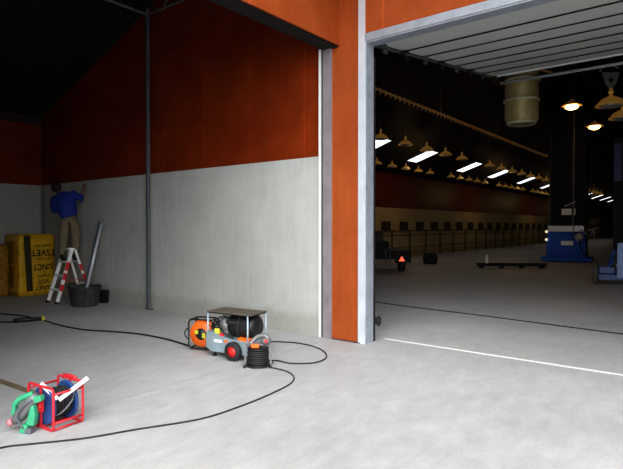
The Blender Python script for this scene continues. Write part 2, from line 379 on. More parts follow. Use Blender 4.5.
# ------------------------------------------------------------------ overhead sectional door
A = Vector((0, 6.90, 4.47)); B = Vector((0, 11.76, 5.08)); dv = (B - A); n = 7; u = dv.normalized(); nn = Vector((0, -u.z, u.y))
t = thing('overhead_door', 'grey sectional overhead door rolled up flat under the hall roof', 'garage door', (-4.11, 6.9, 4.47))
W = DR + 4.11
for i in range(n):
    p0 = u * (dv.length * i / n + .008); p1 = u * (dv.length * (i + 1) / n - .008)
    MB().prism([p0 + nn * -.02, p1 + nn * -.02, p1 + nn * .03, p0 + nn * .03], (W, 0, 0)).build('door_section', 'door_panel', t)
p = u * dv.length
MB().span((-.0, p.y, p.z - .05), (W, p.y + .03, p.z + .08)).build('bottom_seal', 'seal', t)
for i in range(1, n):
    q = u * (dv.length * i / n) + nn * -.035
    MB().box((W / 2, q.y, q.z), (W, .026, .012)).build('joint_strip', 'blackgap', t)
tr = MB().bar((-.05, 0, -.02), (-.05, p.y + .5, p.z + .06), .05, .06).bar((W, 0, -.02), (W, p.y + .5, p.z + .06), .05, .06).build('track', 'galv_dark', t)
for i in range(n + 1):
    q = u * (dv.length * i / n)
    b = MB(); b.box((.03, q.y, q.z - .05), (.12, .07, .03)); b.box((-.05, q.y + .2, q.z - .07), (.04, .10, .05)); b.cyl((-.10, q.y, q.z - .02), (.04, q.y, q.z - .02), .03); b.build('roller_hinge', 'black' if i % 2 else 'galv_dark', t)
MB().cyl((-.1, 5.67, .62), (W + 1, 5.67, .62), .034).build('cross_bar', 'galv_light', t)
b = MB(); b.span((.0, -.33, -4.47), (.07, -.27, -.3)).build('guide_rail', 'blackgap', t)
MB().box((.11, -.27, -4.17), (.10, .06, .10), bev=.01).box((.13, -.27, -4.17), (.03, .03, .14)).build('guide_stop', 'black', t)

# ------------------------------------------------------------------ hall: skylights
def skylight(y, i):
    x0, x1 = -12.66, -11.40
    t = thing('skylight', '', 'skylight', (0, 0, 0), 0, 'bright skylight panels in a row along the hall roof')
    e = .035
    MB().poly([(x0, y, zr(x0) - e), (x1, y, zr(x1) - e), (x1, y + 1.1, zr(x1) - e), (x0, y + 1.1, zr(x0) - e)]).build('pane', 'sky_pane', t)
    b = MB()
    for p, q in (((x0, y), (x1, y)), ((x1, y), (x1, y + 1.1)), ((x1, y + 1.1), (x0, y + 1.1)), ((x0, y + 1.1), (x0, y))):
        b.bar((p[0], p[1], zr(p[0]) - .03), (q[0], q[1], zr(q[0]) - .03), .04, .04)
    b.build('frame', 'fence', t); return t
ordn = ['first', 'second', 'third', 'fourth', 'fifth', 'sixth', 'seventh', 'eighth', 'ninth', 'tenth', 'eleventh', 'twelfth']
for i, ys in enumerate((19.0, 23.75, 29.9, 35.1, 41.4, 47.9, 53.5, 59, 64.5, 70, 75.5, 81)):
    s = skylight(ys, i)
    s['label'] = 'bright white skylight panel, %s along the hall roof counted from the door jamb' % ordn[i]

# ------------------------------------------------------------------ hall: bell shaped pendants
def bell(loc, label, group, s=1., wire=.6):
    t = thing('bell_pendant', label, 'pendant', loc, 0, group)
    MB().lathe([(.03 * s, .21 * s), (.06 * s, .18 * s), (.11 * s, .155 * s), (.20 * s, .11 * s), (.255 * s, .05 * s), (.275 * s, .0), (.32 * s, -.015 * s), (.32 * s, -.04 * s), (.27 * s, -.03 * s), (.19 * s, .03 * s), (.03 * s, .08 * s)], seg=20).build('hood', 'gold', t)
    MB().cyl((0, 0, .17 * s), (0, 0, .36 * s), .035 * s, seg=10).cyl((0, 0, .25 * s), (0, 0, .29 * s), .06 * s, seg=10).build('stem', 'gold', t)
    MB().lathe([(.001, -.02), (.22 * s, -.02), (.24 * s, -.045 * s), (.20 * s, -.07 * s), (.001, -.07 * s)], seg=18).build('underside', 'silver', t)
    MB().cyl((0, 0, .34 * s), (0, 0, wire), .006, seg=6).build('wire', 'wire', t)
    return t
g1 = 'upper row of bell pendants along the hall'; g2 = 'lower row of bell pendants by the hall wall'
x1 = -10.5; z1 = 5.12
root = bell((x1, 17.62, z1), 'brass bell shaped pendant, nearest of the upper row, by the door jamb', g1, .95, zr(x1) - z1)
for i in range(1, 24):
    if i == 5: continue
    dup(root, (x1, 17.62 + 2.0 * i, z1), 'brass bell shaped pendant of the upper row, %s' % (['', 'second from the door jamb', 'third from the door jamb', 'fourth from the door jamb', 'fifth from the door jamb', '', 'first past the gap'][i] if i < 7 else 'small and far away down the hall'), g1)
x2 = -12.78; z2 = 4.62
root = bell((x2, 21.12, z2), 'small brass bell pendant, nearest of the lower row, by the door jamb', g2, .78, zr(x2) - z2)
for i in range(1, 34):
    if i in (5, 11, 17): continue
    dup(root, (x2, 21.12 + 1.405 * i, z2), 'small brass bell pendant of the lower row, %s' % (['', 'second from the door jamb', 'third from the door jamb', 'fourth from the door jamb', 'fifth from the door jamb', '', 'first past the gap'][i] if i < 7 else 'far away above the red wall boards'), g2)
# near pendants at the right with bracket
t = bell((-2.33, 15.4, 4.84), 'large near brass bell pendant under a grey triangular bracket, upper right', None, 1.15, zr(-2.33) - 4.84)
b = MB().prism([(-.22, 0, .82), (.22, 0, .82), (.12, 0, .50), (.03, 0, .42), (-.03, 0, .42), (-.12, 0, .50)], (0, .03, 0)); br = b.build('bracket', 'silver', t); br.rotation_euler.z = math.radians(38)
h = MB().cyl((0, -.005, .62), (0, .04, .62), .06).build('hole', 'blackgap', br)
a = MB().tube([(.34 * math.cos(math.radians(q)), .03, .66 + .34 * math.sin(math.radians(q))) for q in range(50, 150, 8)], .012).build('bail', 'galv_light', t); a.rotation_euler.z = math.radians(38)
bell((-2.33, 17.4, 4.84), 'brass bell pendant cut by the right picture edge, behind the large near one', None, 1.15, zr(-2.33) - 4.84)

# warm lamps
def lamp(loc, label, s=1., power=25):
    t = thing('warm_lamp', label, 'lamp', loc)
    MB().lathe([(.03 * s, .16 * s), (.06 * s, .12 * s), (.22 * s, .02 * s), (.23 * s, 0), (.20 * s, .01 * s), (.05 * s, .08 * s)], seg=18).build('shade', 'goldrail', t)
    MB().ball((0, 0, -.02), .10 * s, (1.5, 1.2, .75)).build('bulb', 'bulb', t)
    MB().cyl((0, 0, .15 * s), (0, 0, max(.3, zr(loc[0]) - loc[2])), .007, seg=8).build('drop_rod', 'black', t)
    l = bpy.data.lights.new('bulb_glow', 'POINT'); l.color = (1, .62, .28); l.energy = power; l.shadow_soft_size = .12
    lo = bpy.data.objects.new('bulb_glow', l); COL.objects.link(lo); lo.parent = t; lo.location = (0, 0, -.22)
    return t
lamp((-4.2, 19.88, 5.86), 'lit warm lamp, brightest, beside the upper end of the black tower', 1.5, 12)
lamp((-4.3, 24.5, 5.85), 'lit warm lamp above and right of the black tower, lower of the two', 1.5, 9)
lamp((-6.0, 17.5, 6.9), 'small warm lamp just under the raised door edge beside the duct', .8, 5)
lamp((-2.9, 23.3, 5.9), 'small warm lamp below the bell pendants at the right picture edge', .8, 4)
tag(MB().cyl((-4.55, 22.0, 1.2), (-4.55, 22.0, zr(-4.55)), .014, seg=8).build('hanging_cable', 'wire'), 'thin pale cable hanging from the hall roof just right of the black tower', 'cable')
# diagonal strut near the lamps
tag(MB().cyl((-5.0, 18.2, 6.95), (-4.5, 19.2, 6.85), .035).build('roof_strut', 'goldrail'), 'brass diagonal strut with a painted warm glow under the roof by the brightest lamp', 'strut')

# ------------------------------------------------------------------ toothed rail
t = thing('toothed_rail', 'long brass coloured toothed rail hanging on wires under the hall roof', 'rail', (-8, 10.5, 5.70))
L = 21.2
MB().cyl((0, 0, 0), (0, L, 0), .035, seg=10).build('pipe', 'goldrail', t)
hk = MB().box((0, 0, -.02), (.03, .045, .17)).build('hook', 'goldrail', t); hk.location = (0, .2, 0)
for i in range(1, 70):
    c = hk.copy(); COL.objects.link(c); c.parent = t; c.location = (0, .2 + i * .30, 0)
for y in (2.5, 7.1, 13, 19): MB().cyl((0, y, .03), (0, y, zr(-8) - 5.70), .008, seg=6).build('hanger_wire', 'wire', t)
MB().ball((0, L, 0), .09).build('end_knob', 'goldrail', t)

# ------------------------------------------------------------------ duct
t = thing('ventilation_duct', 'wide yellowish round duct hanging from the hall roof behind the raised door', 'duct', (-4.28, 14.45, 4.42))
MB().lathe([(.30, 0), (.37, .04), (.42, .12), (.42, 3.4)], seg=36).build('duct_pipe', 'duct', t)
for z in (.62, 1.15): MB().lathe([(.42, z - .03), (.46, z - .025), (.46, z + .025), (.42, z + .03)], seg=36).build('ring_band', 'ductend', t)
MB().lathe([(.30, 0), (.345, -.02), (.38, .03), (.37, .05)], seg=36).build('end_collar', 'ductend', t)

# ------------------------------------------------------------------ hall wall boxes and railing
g = 'dark square boxes in a row along the hall wall'
def wbox(i):
    y = 22.2 + 1.95 * i
    t = thing('wall_box', 'dark square box on hall wall over the railing, %s' % (ordn[i] + ' from the door jamb' if 0 < i < 12 else ('nearest the jamb' if i == 0 else 'tiny, far down the hall')), 'wall box', (XL + .0, y, 1.72), 0, g)
    MB().box((.05, 0, 0), (.10, .82, .46), bev=.01).build('casing', 'darkbox', t)
    MB().box((.105, 0, 0), (.012, .30, .34)).box((.10, 0, -.25), (.14, .9, .03)).build('flap', 'fence', t)
    return t
w0 = wbox(0)
for i in range(1, 34):
    lab = 'dark square box on hall wall over the railing, %s' % (ordn[i] + ' from the door jamb' if i < 12 else 'tiny, far down the hall')
    dup(w0, (XL, 22.2 + 1.95 * i, 1.72), lab, g)
t = thing('wall_railing', 'long dark metal railing in front of the pale hall wall', 'railing', (XL + .55, 15, 0))
for z, r in ((1.44, .028), (1.20, .02), (.55, .02)): MB().cyl((0, 0, z), (0, 95, z), r, seg=8).build('rail', 'fence', t)
for i in range(40): MB().box((0, 1.1 + 1.95 * i, .72), (.06, .06, 1.44)).build('post', 'fence', t)

# ------------------------------------------------------------------ hall: blue machine with tower
YAW = math.radians(38.3)
t = thing('tower_machine', 'blue machine with a grey top band and a tall black tower, middle of the hall', 'machine', (-5.86, 26.75, 0), .13)
b = MB(); b.prism([(-.95, 0, .22), (.95, 0, .22), (.86, 0, 1.42), (-.86, 0, 1.42)], (0, 1.3, 0)); b.span((-.7, -.06, .35), (.35, 0, 1.30)); b.build('body', 'bluemach', t, bevel=.03)
MB().span((-1.15, -.25, .06), (1.2, 1.4, .22), .01).span((-.08, -.35, 0), (.08, -.2, .2)).span((-1.0, -.1, 0), (-.8, 1.2, .08)).span((.8, -.1, 0), (1.0, 1.2, .08)).build('base_frame', 'bluemach', t)
MB().span((-.84, -.1, 1.43), (.84, 1.3, 1.72), .02).build('top_band', 'silver', t)
MB().span((-.80, .1, 1.72), (.95, 1.3, 7.0)).build('tower', 'blackgap', t)
MB().span((-.80, .04, 1.72), (-.72, .1, 7.0)).span((.25, .04, 1.72), (.33, .1, 7.0)).build('tower_rail', 'black', t)
MB().span((-.22, .085, 2.22), (.42, .1, 2.52)).build('upper_plate', 'white', t)
MB().bar((-.10, .05, 2.62), (.45, .05, 2.85), .03, .04).build('small_handle', 'silver', t)
MB().span((-.22, -.08, .80), (.34, -.06, 1.0)).build('lower_plate', 'white', t)
for z in (.9, 1.28): MB().ball((-.90, -.12, z + .15), .07).build('beacon', 'amber', t)
b = MB().lathe([(.001, -.06), (.17, -.06), (.2, 0), (.19, .06)], (.62, -.08, 1.18), (0, 1, 0)); b.build('round_lamp', 'silver', t)
b = MB()
for p in (((1.0, -.1, 1.5), (1.5, -.1, 1.62)), ((1.1, -.1, 1.25), (1.35, -.1, 1.7)), ((.7, -.1, 1.55), (.95, -.12, 1.3)), ((1.25, -.1, 1.6), (1.3, -.1, 1.1))): b.cyl(p[0], p[1], .035)
b.build('control_lever', 'silver', t)
b = MB(); b.tube(smooth_path([(.6, -.12, 1.1), (.75, -.2, .6), (.9, -.15, .4), (1.0, -.1, 1.2), (1.05, -.05, 1.6), (1.1, 0, 3), (1.1, .1, 6.8)], 6), .03).build('hose', 'rubber', t)

t.scale = (.92, 1, 1)
# right machine
t = thing('mast_machine', 'dark mast machine on a low blue wheeled chassis at the right picture edge', 'machine', (-2.58, 17.25, 0), .14)
MB().span((-.30, -.1, .14), (1.4, .9, .30), .01).span((-.30, -.02, .30), (.12, .5, .52), .03).build('chassis', 'blue', t)
MB().span((.16, -.12, .20), (.52, .1, 1.22), .015).span((.14, -.14, .55), (.54, .1, .60)).build('upright_box', 'paleblue', t)
for x, y in ((-.38, .02), (-.38, .75)):
    w = MB().lathe([(.12, -.07), (.25, -.07), (.28, -.04), (.28, .04), (.25, .07), (.12, .07)], (x, y, .28), (1, .0, 0), 24).build('wheel', 'darktyre', t)
    MB().lathe([(.001, -.06), (.12, -.06), (.12, .06), (.001, .06)], (x, y, .28), (1, 0, 0), 18).build('hub', 'paleblue', w)
MB().span((.05, .1, 1.0), (.75, .7, 4.25)).build('mast', 'blackgap', t)
MB().span((.06, .06, 3.0), (.26, .1, 4.1)).build('blue_panel', 'darkblue', t)
MB().cyl((-.05, .2, .5), (.25, .2, 1.6), .05).cyl((-.2, .2, .35), (.1, .2, .7), .05).build('ram', 'blue', t)

# vehicle / trailer at left of the hall
t = thing('dark_trailer', 'dark low trailer with a red triangular rear reflector beside the door jamb', 'trailer', (-9.80, 16.86, 0), YAW)
t.scale = (1.25, 1.1, 1.12)
MB().span((-.9, 0, .42), (.68, 1.6, .56), .01).span((-.9, 0, .56), (.5, .06, .72)).span((-.75, .2, .56), (.1, 1.4, 1.0)).build('bed', 'darkveh', t)
for x in (-.6, .5):
    w = MB().lathe([(.12, -.09), (.29, -.09), (.32, -.05), (.32, .05), (.29, .09), (.12, .09)], (x, .35, .32), (1, 0, 0), 24).build('wheel', 'rubber', t)
    MB().lathe([(.001, -.07), (.12, -.07), (.12, .07), (.001, .07)], (x, .35, .32), (1, 0, 0), 16).build('hub', 'darkbox', w)
MB().span((.25, -.06, .30), (.72, 0, .72), .01).build('tail_board', 'darkveh', t)
MB().prism([(.36, -.08, .36), (.54, -.08, .36), (.45, -.08, .53)], (0, .02, 0)).build('reflector', 'redglow', t)
MB().cyl((-.1, -.05, .74), (.45, -.05, .78), .022).cyl((-.02, -.04, .2), (-.02, -.04, .74), .018).cyl((.1, -.04, .2), (.1, -.04, .74), .018).build('tube_frame', 'galv_dark', t)
MB().span((-.6, .3, 1.0), (-.05, 1.1, 1.32), .03).build('seat_box', 'darkbox', t)
b = MB().lathe([(.001, -.25), (.27, -.25), (.32, -.2), (.32, .2), (.27, .25), (.001, .25)], (0, 0, 0), (1, 0, 0), 20)
o = b.build('dark_barrel', 'darkveh', None, (-10.35, 21.7, .25)); o.scale = (1.15, .78, .78); o.rotation_euler.z = YAW; tag(o, 'dark barrel lying on the hall floor between trailer and railing', 'barrel')
t = thing('low_rack', 'long low dark rack lying on the hall floor left of the blue machine', 'rack', (-6.75, 21.6, 0), YAW - .06)
MB().span((-1.35, -.15, .08), (1.35, .15, .20), .01).build('top_beam', 'darkveh', t)
for x in (-1.2, -.4, .4, 1.2): MB().span((x - .06, -.18, 0), (x + .06, .18, .08)).build('foot', 'darkveh', t)
tag(MB().lathe([(.001, 0), (.05, 0), (.055, .02), (.055, .26), (.03, .32), (.02, .36), (.001, .36)], seg=16).build('white_bottle', 'white', None, (-7.52, 20.93, .2)), 'small white bottle standing on the low dark rack', 'bottle')
tag(MB().tube(smooth_path([(-6.6, 10.1), (-5.2, 9.85), (-3.6, 9.72), (-1.24, 9.42), (1.5, 9.1)], 6, .008), .011).build('floor_cable', 'rubber'), 'thin black cable crossing the hall floor behind the threshold', 'cable')

# ------------------------------------------------------------------ yellow packs
def pack(x0, x1, y0, y1, h, label, body):
    t = thing('wrapped_pack', label, 'pack', (x0, y0, 0))
    b = bmesh.new(); w = x1 - x0; d = y1 - y0
    bmesh.ops.create_cube(b, size=1)
    bmesh.ops.subdivide_edges(b, edges=b.edges[:], cuts=9, use_grid_fill=True)
    for v in b.verts:
        x, y, z = v.co
        k = 1 - .10 * max(0, abs(z) * 2 - .8) * 2.0
        bul = .02 * math.cos(z * PI * 5) + random.uniform(-.006, .006)
        v.co = Vector((x * w * k * .97 + (bul if x > .49 else 0), y * d * k * .97 - (bul if y < -.49 else 0), z * h)) + Vector((w / 2, d / 2, h / 2 + .0))
    for f in b.faces: f.smooth = True
    me = bpy.data.meshes.new('film'); b.to_mesh(me); b.free(); me.materials.append(M[body]); o = bpy.data.objects.new('film', me); COL.objects.link(o); o.parent = t
    return t
t = pack(-13.98, -13.2, 5.44, 6.30, 1.5, 'tall yellow wrapped pack with upside down black lettering in the room corner', 'bag')
MB().prism([(.805, .10, 1.47), (.805, .25, 1.47), (.805, .31, .12), (.805, .17, .12)], (.006, 0, 0)).build('tape_strip', 'strap', t)
MB().span((.05, -.004, .2), (.5, .002, 1.35)).build('side_sheet', 'bagd', t)
for body, z, s, w in (('SONEAT NVS', 1.22, .07, .9), ('TSVET', 1.05, .22, 1.0), ('OUTCON', .90, .07, 1.3), ('JUNCT', .70, .20, .8), ('COMENT', .48, .07, 1.2), ('VST', .34, .15, 1.1), ('SUNET', .19, .13, 1.0)):
    text_obj(body, s, 'ink', 'lettering', t, (.815, .56, z), (PI / 2, PI, PI / 2), .001, w)
pack(-13.98, -13.62, 4.75, 5.40, 1.25, 'ochre wrapped pack cut off by the left picture edge', 'bagd')

# ------------------------------------------------------------------ step ladder
uu = Vector((-1, 0, 0)); vv = Vector((0, 1, 0))
F1 = Vector((-11.34, 5.44, 0)); HL = 1.20; LW = .42; SP = .80
t = thing('step_ladder', 'white aluminium step ladder with red markings under the man in blue', 'ladder', F1)
def LP(side, a, z, front=True):   # local point: side 0..1 across, front leg or rear leg at height z
    inset = .04 * z / HL * (1 if side < .5 else -1)
    o = vv * ((SP / 2 - .03) * z / HL) if front else vv * (SP - (SP / 2 - .03) * z / HL)
    return uu * (side * LW + inset) + o + Vector((0, 0, z))
for side in (0, 1):
    MB().bar(LP(side, 0, .0), LP(side, 0, HL), .075, .028, up=uu).build('stile', 'alu', t)
    MB().bar(LP(side, 0, 0, False), LP(side, 0, HL - .03, False), .05, .028, up=uu).build('rear_leg', 'alu', t)
    MB().bar(LP(side, 0, .0), LP(side, 0, .05), .08, .04, up=uu).bar(LP(side, 0, 0, False), LP(side, 0, .05, False), .06, .04, up=uu).build('foot', 'black', t)
for z in (.30, .60, .90):
    MB().bar(LP(0, 0, z), LP(1, 0, z), .09, .03).build('step', 'alu', t)
for z in (.40, .90):
    MB().bar(LP(0, 0, z, False), LP(1, 0, z, False), .03, .03).build('rear_brace', 'alu', t)
MB().bar(LP(0, 0, HL - .01), LP(1, 0, HL - .01), .12, .04).build('top_cap', 'alu', t)
for z0, z1 in ((.28, .42), (.52, .66), (.72, .90)): MB().bar(LP(0, 0, z0) - uu * .018, LP(0, 0, z1) - uu * .018, .078, .012, up=uu).build('marking', 'redsplash', t)
for z0, z1 in ((.45, .62), (.70, .85)): MB().bar(LP(0, 0, z0, False) - uu * .018, LP(0, 0, z1, False) - uu * .018, .054, .012, up=uu).build('marking', 'redsplash', t)
MB().cyl(LP(0, 0, .5), LP(0, 0, .5, False), .008).build('spreader', 'redsplash', t)

# ------------------------------------------------------------------ person on the ladder
def skin_mesh(name, verts, edges, radii, matname, parent, root=0, sub=2):
    me = bpy.data.meshes.new(name); me.from_pydata([Vector(v) for v in verts], edges, [])
    o = bpy.data.objects.new(name, me); COL.objects.link(o); o.parent = parent
    md = o.modifiers.new('skin', 'SKIN'); md.use_smooth_shade = True; md.branch_smoothing = .6
    me.materials.append(M[matname])
    for i, v in enumerate(me.skin_vertices[0].data):
        r = radii[i]; v.radius = r if isinstance(r, tuple) else (r, r); v.use_root = (i == root)
    s = o.modifiers.new('sub', 'SUBSURF'); s.levels = sub; s.render_levels = sub
    return o
# person frame: x = picture right, y = away from the camera, z up; origin on floor below the hips
Zp = 11.70; pxh = 68.
fwv = Vector((-math.sin(YAW), math.cos(YAW), 0)); rtv = Vector((math.cos(YAW), math.sin(YAW), 0))
base = fwv * Zp + rtv * ((pxh - 311.5) / 522.5 * Zp)
def loc2(p): d = p - base; return Vector((d.dot(rtv), d.dot(fwv), p.z))
footL = loc2(F1 + (LP(0, 0, .9) + LP(1, 0, .9)) / 2 + uu * .08); footL.z = .925
footR = loc2(F1 + (LP(0, 0, .9, False) + LP(1, 0, .9, False)) / 2 - uu * .04); footR.z = .92
person = thing('person', 'person in a blue shirt and khaki trousers working at the wall from a step ladder', 'person', base, YAW)
hip = Vector((0.0, .06, 1.90)); hl = hip + Vector((-.11, 0, -.05)); hr = hip + Vector((.12, .02, -.04))
waist = hip + Vector((-.05, .03, .17)); chest = hip + Vector((-.16, .09, .38)); neck0 = hip + Vector((-.26, .14, .53)); neck1 = hip + Vector((-.32, .17, .59)); head = hip + Vector((-.38, .19, .67))
shl = hip + Vector((-.36, .06, .42)); shr = hip + Vector((.03, .12, .54))
ell = hip + Vector((-.40, .14, .13)); wrl = hip + Vector((-.30, .34, .26))
elr = hip + Vector((.17, .20, .44)); wrr = hip + Vector((.20, .26, .62))
ankl = footL + Vector((0, -.02, .08)); ankr = footR + Vector((0, -.03, .08))
knl = (hl + ankl) / 2 + Vector((-.0, .02, .02)); knr = (hr + ankr) / 2 + Vector((.015, .0, .03))
V = [hip, waist, chest, neck0, neck1, head, shl, ell, wrl, shr, elr, wrr, hl, knl, ankl, hr, knr, ankr]
E_ = [(0, 1), (1, 2), (2, 3), (3, 4), (4, 5), (2, 6), (6, 7), (7, 8), (2, 9), (9, 10), (10, 11), (0, 12), (12, 13), (13, 14), (0, 15), (15, 16), (16, 17)]
Rr = [.07, .07, .09, .065, .055, .08, .06, .045, .03, .06, .045, .03, .09, .06, .038, .09, .06, .038]
body = skin_mesh('body', V, E_, Rr, 'skin', person)
# hands: five fingers each
def hand(p, d, side):
    d = Vector(d).normalized(); s_ = d.cross(Vector((0, 0, 1))).normalized() * side; up = s_.cross(d)
    vs = [p, p + d * .05]; es = [(0, 1)]; rs = [(.026, .018), (.036, .016)]
    for k, (off, ln) in enumerate(((-.030, .065), (-.010, .075), (.010, .070), (.028, .055))):
        a = p + d * .085 + s_ * off; i0 = len(vs); vs += [a, a + d * ln * .5 + up * -.008, a + d * ln + up * -.03]; es += [(1, i0), (i0, i0 + 1), (i0 + 1, i0 + 2)]; rs += [.010, .0085, .007]
    a = p + d * .03 + s_ * -.035; i0 = len(vs); vs += [a, a + d * .035 - s_ * .02 - up * .01, a + d * .06 - s_ * .015 - up * .02]; es += [(0, i0), (i0, i0 + 1), (i0 + 1, i0 + 2)]; rs += [.012, .010, .008]
    skin_mesh('hand', vs, es, rs, 'skin', person, 0, 1)
hand(wrl, (.1, .9, .35), 1); hand(wrr, (.15, .25, .9), -1)
# face features on head (turned away to the wall)
fd = Vector((-.45, .85, -.15)).normalized()
sd = fd.cross(Vector((0, 0, 1))).normalized(); hu = sd.cross(fd)
b = MB(); b.ball(head + hu * .01, .098, (.9, .98, 1.12), 20)
b.ball(head + fd * .10 - hu * .02, .022, (1, 1, 1.4), 10); b.ball(head + sd * .09 - hu * .01, .026, (.5, .8, 1.2), 10); b.ball(head - sd * .09 - hu * .01, .026, (.5, .8, 1.2), 10)
b.ball(head + fd * .088 - hu * .055, .022, (1.2, .7, .4), 10)
b.build('head', 'skin', person)
b = MB()
for s_ in (-1, 1): b.ball(head + fd * .088 + sd * .033 * s_ + hu * .01, .013, (1, 1, .8), 8)
b.build('eye', 'hair', person)
MB().ball(head - fd * .022 + hu * .016, .114, (.98, 1.0, 1.12), 24).build('hair', 'hair', person)
# clothing
shirtV = [hip + Vector((-.0, 0, -.08)), waist, chest, neck0, shl, ell, ell * .45 + wrl * .55, shr, elr, elr * .45 + wrr * .55]
skin_mesh('shirt', shirtV, [(0, 1), (1, 2), (2, 3), (2, 4), (4, 5), (5, 6), (2, 7), (7, 8), (8, 9)], [(.25, .17), (.24, .17), (.27, .19), .11, .135, .10, .075, .135, .10, .075], 'shirt', person)
skin_mesh('trousers', [hip + Vector((0, 0, .08)), hip, hl, knl, ankl + Vector((0, 0, .04)), hr, knr, ankr + Vector((0, 0, .04))], [(0, 1), (1, 2), (2, 3), (3, 4), (1, 5), (5, 6), (6, 7)],
          [(.22, .15), (.23, .17), .145, .105, .085, .145, .105, .085], 'trouser', person)
for f in (footL, footR):
    q = f
    skin_mesh('boot', [q + Vector((0, -.05, .05)), q + Vector((-.01, .06, .038)), q + Vector((-.03, .16, .03)), q + Vector((0, -.05, .14))], [(0, 1), (1, 2), (0, 3)], [.05, .045, .036, .052], 'boot', person, 0, 1)

# ------------------------------------------------------------------ tub, pipe, small bucket
t = thing('rubber_tub', 'dusty black rubber tub on the floor beside the step ladder', 'tub', (-10.72, 5.74, 0))
MB().lathe([(.001, .0), (.25, 0), (.27, .03), (.325, .38), (.345, .39), (.345, .42), (.315, .42), (.30, .38), (.25, .06), (.001, .05)], seg=36).build('shell', 'tub', t)
for a in (20, 200):
    c = Vector((math.cos(math.radians(a)) * .33, math.sin(math.radians(a)) * .33, .40)); d = Vector((-c.y, c.x, 0)).normalized()
    MB().tube([c - d * .09 + Vector((0, 0, -.01)), c - d * .07 + Vector((0, 0, .06)), c + d * .07 + Vector((0, 0, .06)), c + d * .09 + Vector((0, 0, -.01))], .015).build('handle', 'rubber', t)
MB().lathe([(.001, .30), (.29, .27)], seg=24).ball((.08, .05, .30), .12, (1.2, 1, .6)).ball((-.12, .0, .29), .10, (1.2, 1, .6)).build('rubble_fill', 'silver', t)
t = thing('leaning_pipe', 'blue grey pipe standing in the tub and leaning on the concrete wall', 'pipe', (0, 0, 0))
p0 = Vector((-10.82, 5.82, .37)); p1 = Vector((-11.00, 6.27, 1.77))
off = Vector((.045, .0, 0))
MB().cyl(p0, p1, .040, seg=24).build('tube', 'pipe', t)
MB().cyl(p0 + off, p1 + off - Vector((0, 0, .02)), .032, seg=24).build('highlight_strip', 'galv_light', t)  # pale strip paints the highlight along the pipe
MB().cyl(p1, p1 + (p1 - p0).normalized() * .02, .05, seg=24).build('end_cap', 'galv', t)
t = thing('small_bucket', 'small black bucket on the floor right of the rubber tub', 'bucket', (-10.76, 6.22, 0))
MB().lathe([(.001, 0), (.08, 0), (.10, .27), (.11, .28), (.098, .28), (.075, .02), (.001, .02)], seg=24).build('shell', 'black', t)
MB().tube([(.10 * math.cos(a), 0, .27 + .10 * math.sin(a)) for a in [k * PI / 12 for k in range(13)]], .005, 6).build('handle', 'wire', t)

# ------------------------------------------------------------------ compressor trolley
t = thing('generator_trolley', 'wheeled machine trolley with brown top plate, black drum and red wheel hubs', 'generator', (-4.99, 4.74, 0), math.radians(10.3))
X0, X1, Y0, Y1, ZT = -.34, .34, -.17, .17, .58
MB().span((X0 - .01, Y0 - .01, ZT), (X1 + .01, Y1 + .01, ZT + .014), .003).build('top_plate', 'plate', t)
b = MB()
for a, c in (((X0, Y0), (X1, Y0)), ((X1, Y0), (X1, Y1)), ((X1, Y1), (X0, Y1)), ((X0, Y1), (X0, Y0))): b.cyl((*a, ZT - .006), (*c, ZT - .006), .010)
b.build('top_rim', 'black', t)
for x, y in ((X0, Y0), (X1 - .05, Y0), (X1, Y1), (X0, Y1)):
    MB().cyl((x, y, .12), (x, y, ZT - .01), .012, seg=12).build('post', 'postblue', t)
b = MB(); b.prism([(X0 - .02, Y0 - .02, .33), (X0 - .02, Y0 - .02, .12), (X0 + .06, Y0 - .02, .07), (X1, Y0 - .02, .07), (X1, Y0 - .02, .24), (0.0, Y0 - .02, .26)], (0, Y1 - Y0 + .04, 0)); b.build('tray', 'tray', t, bevel=.008)
MB().lathe([(.001, -.20), (.10, -.20), (.145, -.18), (.155, -.12), (.155, .10), (.145, .13), (.16, .14), (.16, .17), (.11, .21), (.001, .21)], (.12, .02, .40), (1, 0, 0), 32).build('drum', 'black', t)
MB().span((.0, -.196, .17), (.05, -.188, .21)).build('red_sticker', 'redhub', t)
MB().span((-.22, -.196, .20), (-.10, -.188, .235)).build('pale_sticker', 'white', t)
MB().span((-.06, -.196, .21), (-.01, -.188, .24)).build('orange_sticker', 'orangep', t)
MB().lathe([(.150, -.012), (.166, -.01), (.166, .01), (.150, .012)], (.10, .02, .40), (1, 0, 0), 32).build('drum_band', 'rubber', t)
MB().box((.03, -.13, .46), (.22, .03, .05), bev=.01).build('drum_label', 'rubber', t)
MB().box((-.13, .03, .40), (.10, .2, .22), bev=.02).cyl((-.13, -.10, .42), (-.13, -.02, .42), .07).box((-.20, .0, .46), (.08, .12, .10), bev=.015).build('engine', 'silver', t)
MB().box((-.24, -.06, .41), (.07, .08, .09), bev=.01).cyl((-.30, -.1, .38), (-.22, -.1, .38), .035).build('air_filter', 'black', t)
MB().box((-.22, -.12, .33), (.08, .05, .07), bev=.01).build('fuel_cap', 'yellowp', t)
MB().box((-.13, -.15, .285), (.06, .04, .05), bev=.008).build('red_valve', 'redhub', t)
MB().box((.22, -.13, .26), (.18, .08, .05), bev=.01).build('orange_cover', 'orangep', t)
b = MB(); b.tube(smooth_path([(-.3, -.1, .42), (-.2, -.16, .50), (-.1, -.12, .52), (-.02, -.1, .46)], 6), .012); b.tube(smooth_path([(-.3, .0, .34), (-.15, -.14, .36), (-.05, -.16, .30), (.05, -.14, .27)], 6), .011); b.build('hose', 'rubber', t)
